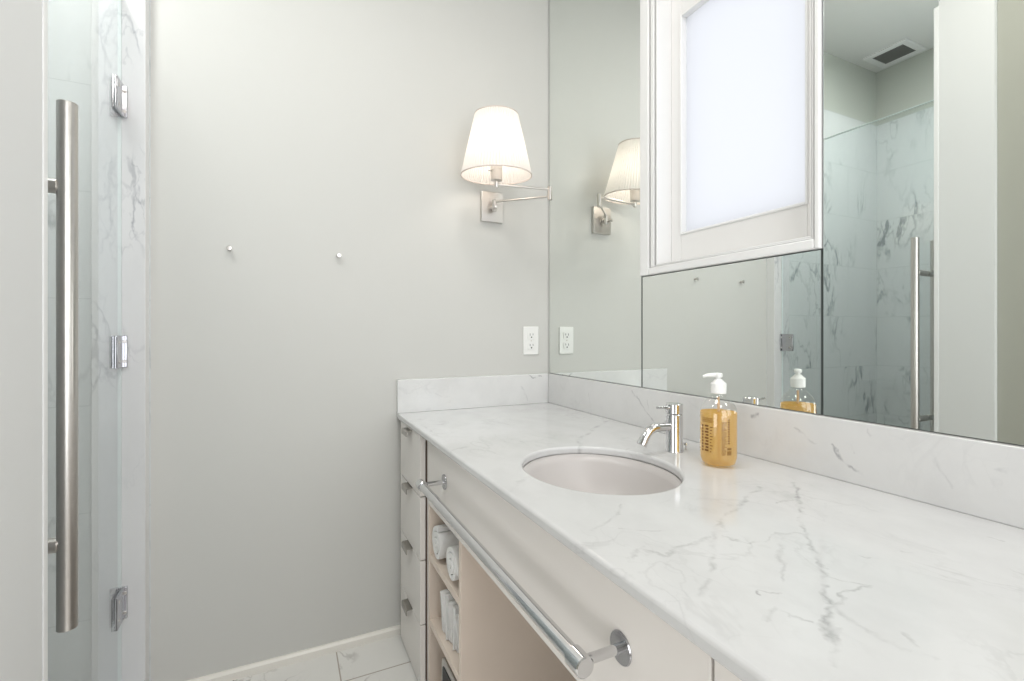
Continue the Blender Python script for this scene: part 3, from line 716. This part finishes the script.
for hx, lab in ((-1.146, 'small metal wall peg nearer the shower on the bare painted wall'), (-.8215, 'small metal wall peg nearer the vanity on the bare painted wall')):
    h_ = thing('wall_hook', (hx, .02, 1.358), lab, 'hook', 'small round pegs on the painted wall')
    B().cyl((hx, .0198, 1.358), (hx, .006, 1.358), .0048, 24).build('peg', 'nickel', h_)
    B().lathe([(0, 0), (.006, 0), (.0078, .0015), (.0078, .0075), (.0066, .009), (0, .0095)], (hx, .008, 1.358), (0, -1, 0), 28).build('knob', 'nickel', h_)

# ------------------------------------------------------------------ shower door
GX = -1.412
dr = thing('shower_door', (GX, -.38, .1), 'frameless clear glass shower door with tall bar handle and chrome hinges', 'shower door')
B().box(GX - .005, GX + .005, -.722, -.030, .10, 2.054).build('glass_panel', 'glass', dr, smooth=False)
B().box(GX - .005, GX + .005, -.722, -.030, 2.0542, 2.0585).build('edge_glint_strip', 'edgeglint', dr)
B().box(GX - .004, GX + .004, -.0298, -.0255, .10, 2.058).build('edge_seal', 'rubber', dr)
for zc_ in (1.749, 1.040, .327):
    h_ = B(); h_.box(GX - .022, GX + .018, -.0315, -.0252, zc_ - .045, zc_ + .045).box(GX + .0052, GX + .012, -.094, -.0318, zc_ - .045, zc_ + .045).box(GX - .012, GX - .0052, -.070, -.0318, zc_ - .045, zc_ + .045)
    h_ = h_.build('hinge', 'hinge', dr, bevel=.0012)
    s_ = B(); s_.cyl((GX + .0118, -.078, zc_ + .026), (GX + .0128, -.078, zc_ + .026), .005, 18).cyl((GX + .0118, -.078, zc_ - .026), (GX + .0128, -.078, zc_ - .026), .005, 18)
    s_.cyl((GX + .013, -.0314, zc_ + .028), (GX + .013, -.0330, zc_ + .028), .0045, 18).cyl((GX + .013, -.0314, zc_ - .028), (GX + .013, -.0330, zc_ - .028), .0045, 18)
    s_.build('screw', 'steel', h_)
    B().box(GX + .0095, GX + .0105, -.0955, -.092, zc_ - .043, zc_ + .043).build('glass_gasket', 'darkslot', h_)
hy = -.669
for hx in (-1.323, -1.476):
    hd = B().lathe([(0, 0), (.0132, 0), (.014, .0008), (.014, .8912), (.0132, .892), (0, .892)], (hx, hy, .592), seg=48).build('bar_handle', 'steel', dr)
    for pz in (1.341, .736):
        s_ = 1 if hx > GX else -1
        B().cyl((GX + s_ * .0052, hy, pz), (hx - s_ * .010, hy, pz), .0125, 28).build('standoff', 'steel', hd)

# ------------------------------------------------------------------ exhaust vent in the shower ceiling
vt = thing('exhaust_vent', (-2.255, -.139, CEIL), 'white framed exhaust vent in the shower ceiling, seen in the mirror', 'vent')
b = B(); vx0, vx1, vy0, vy1 = -2.362, -2.148, -.256, -.030; m_ = .034
b.box(vx0, vx0 + m_, vy0, vy1, CEIL - .012, CEIL - .0003).box(vx1 - m_, vx1, vy0, vy1, CEIL - .012, CEIL - .0003).box(vx0 + m_, vx1 - m_, vy0, vy0 + m_, CEIL - .012, CEIL - .0003).box(vx0 + m_, vx1 - m_, vy1 - m_, vy1, CEIL - .012, CEIL - .0003)
b.build('frame', 'white', vt, bevel=.003)
B().box(vx0 + m_, vx1 - m_, vy0 + m_, vy1 - m_, CEIL - .003, CEIL - .0005).build('cavity', 'darkslot', vt)
b = B(); k = 0
while vx0 + m_ + .004 + k * .009 < vx1 - m_:
    x = vx0 + m_ + .004 + k * .009; b.box(x, x + .003, vy0 + m_, vy1 - m_, CEIL - .010, CEIL - .004); k += 1
b.build('grille', 'ventdark', vt, smooth=False)

# ------------------------------------------------------------------ unseen lamps added to carry the fill lights set at the top (above the picture)
for cx_, cy_, rr, lab in ((-.72, -1.05, .27, 'round white ceiling lamp added unseen above the vanity'), (-.72, -2.25, .27, 'round white ceiling lamp added unseen above the entry'), (-1.62, -.70, .17, 'small round lamp added unseen to brighten the shower')):
    t = thing('added_ceiling_lamp', (cx_, cy_, CEIL), lab, 'ceiling light', 'flush ceiling lamps added for fill light')
    B().lathe([(rr, 0), (rr, .045), (rr - .012, .05), (rr - .012, .012), (0, .012)], (cx_, cy_, CEIL - .0505), (0, 0, 1), 64).build('housing', 'white', t)

for o in list(bpy.data.objects):
    if '_base' in o.keys(): del o['_base']
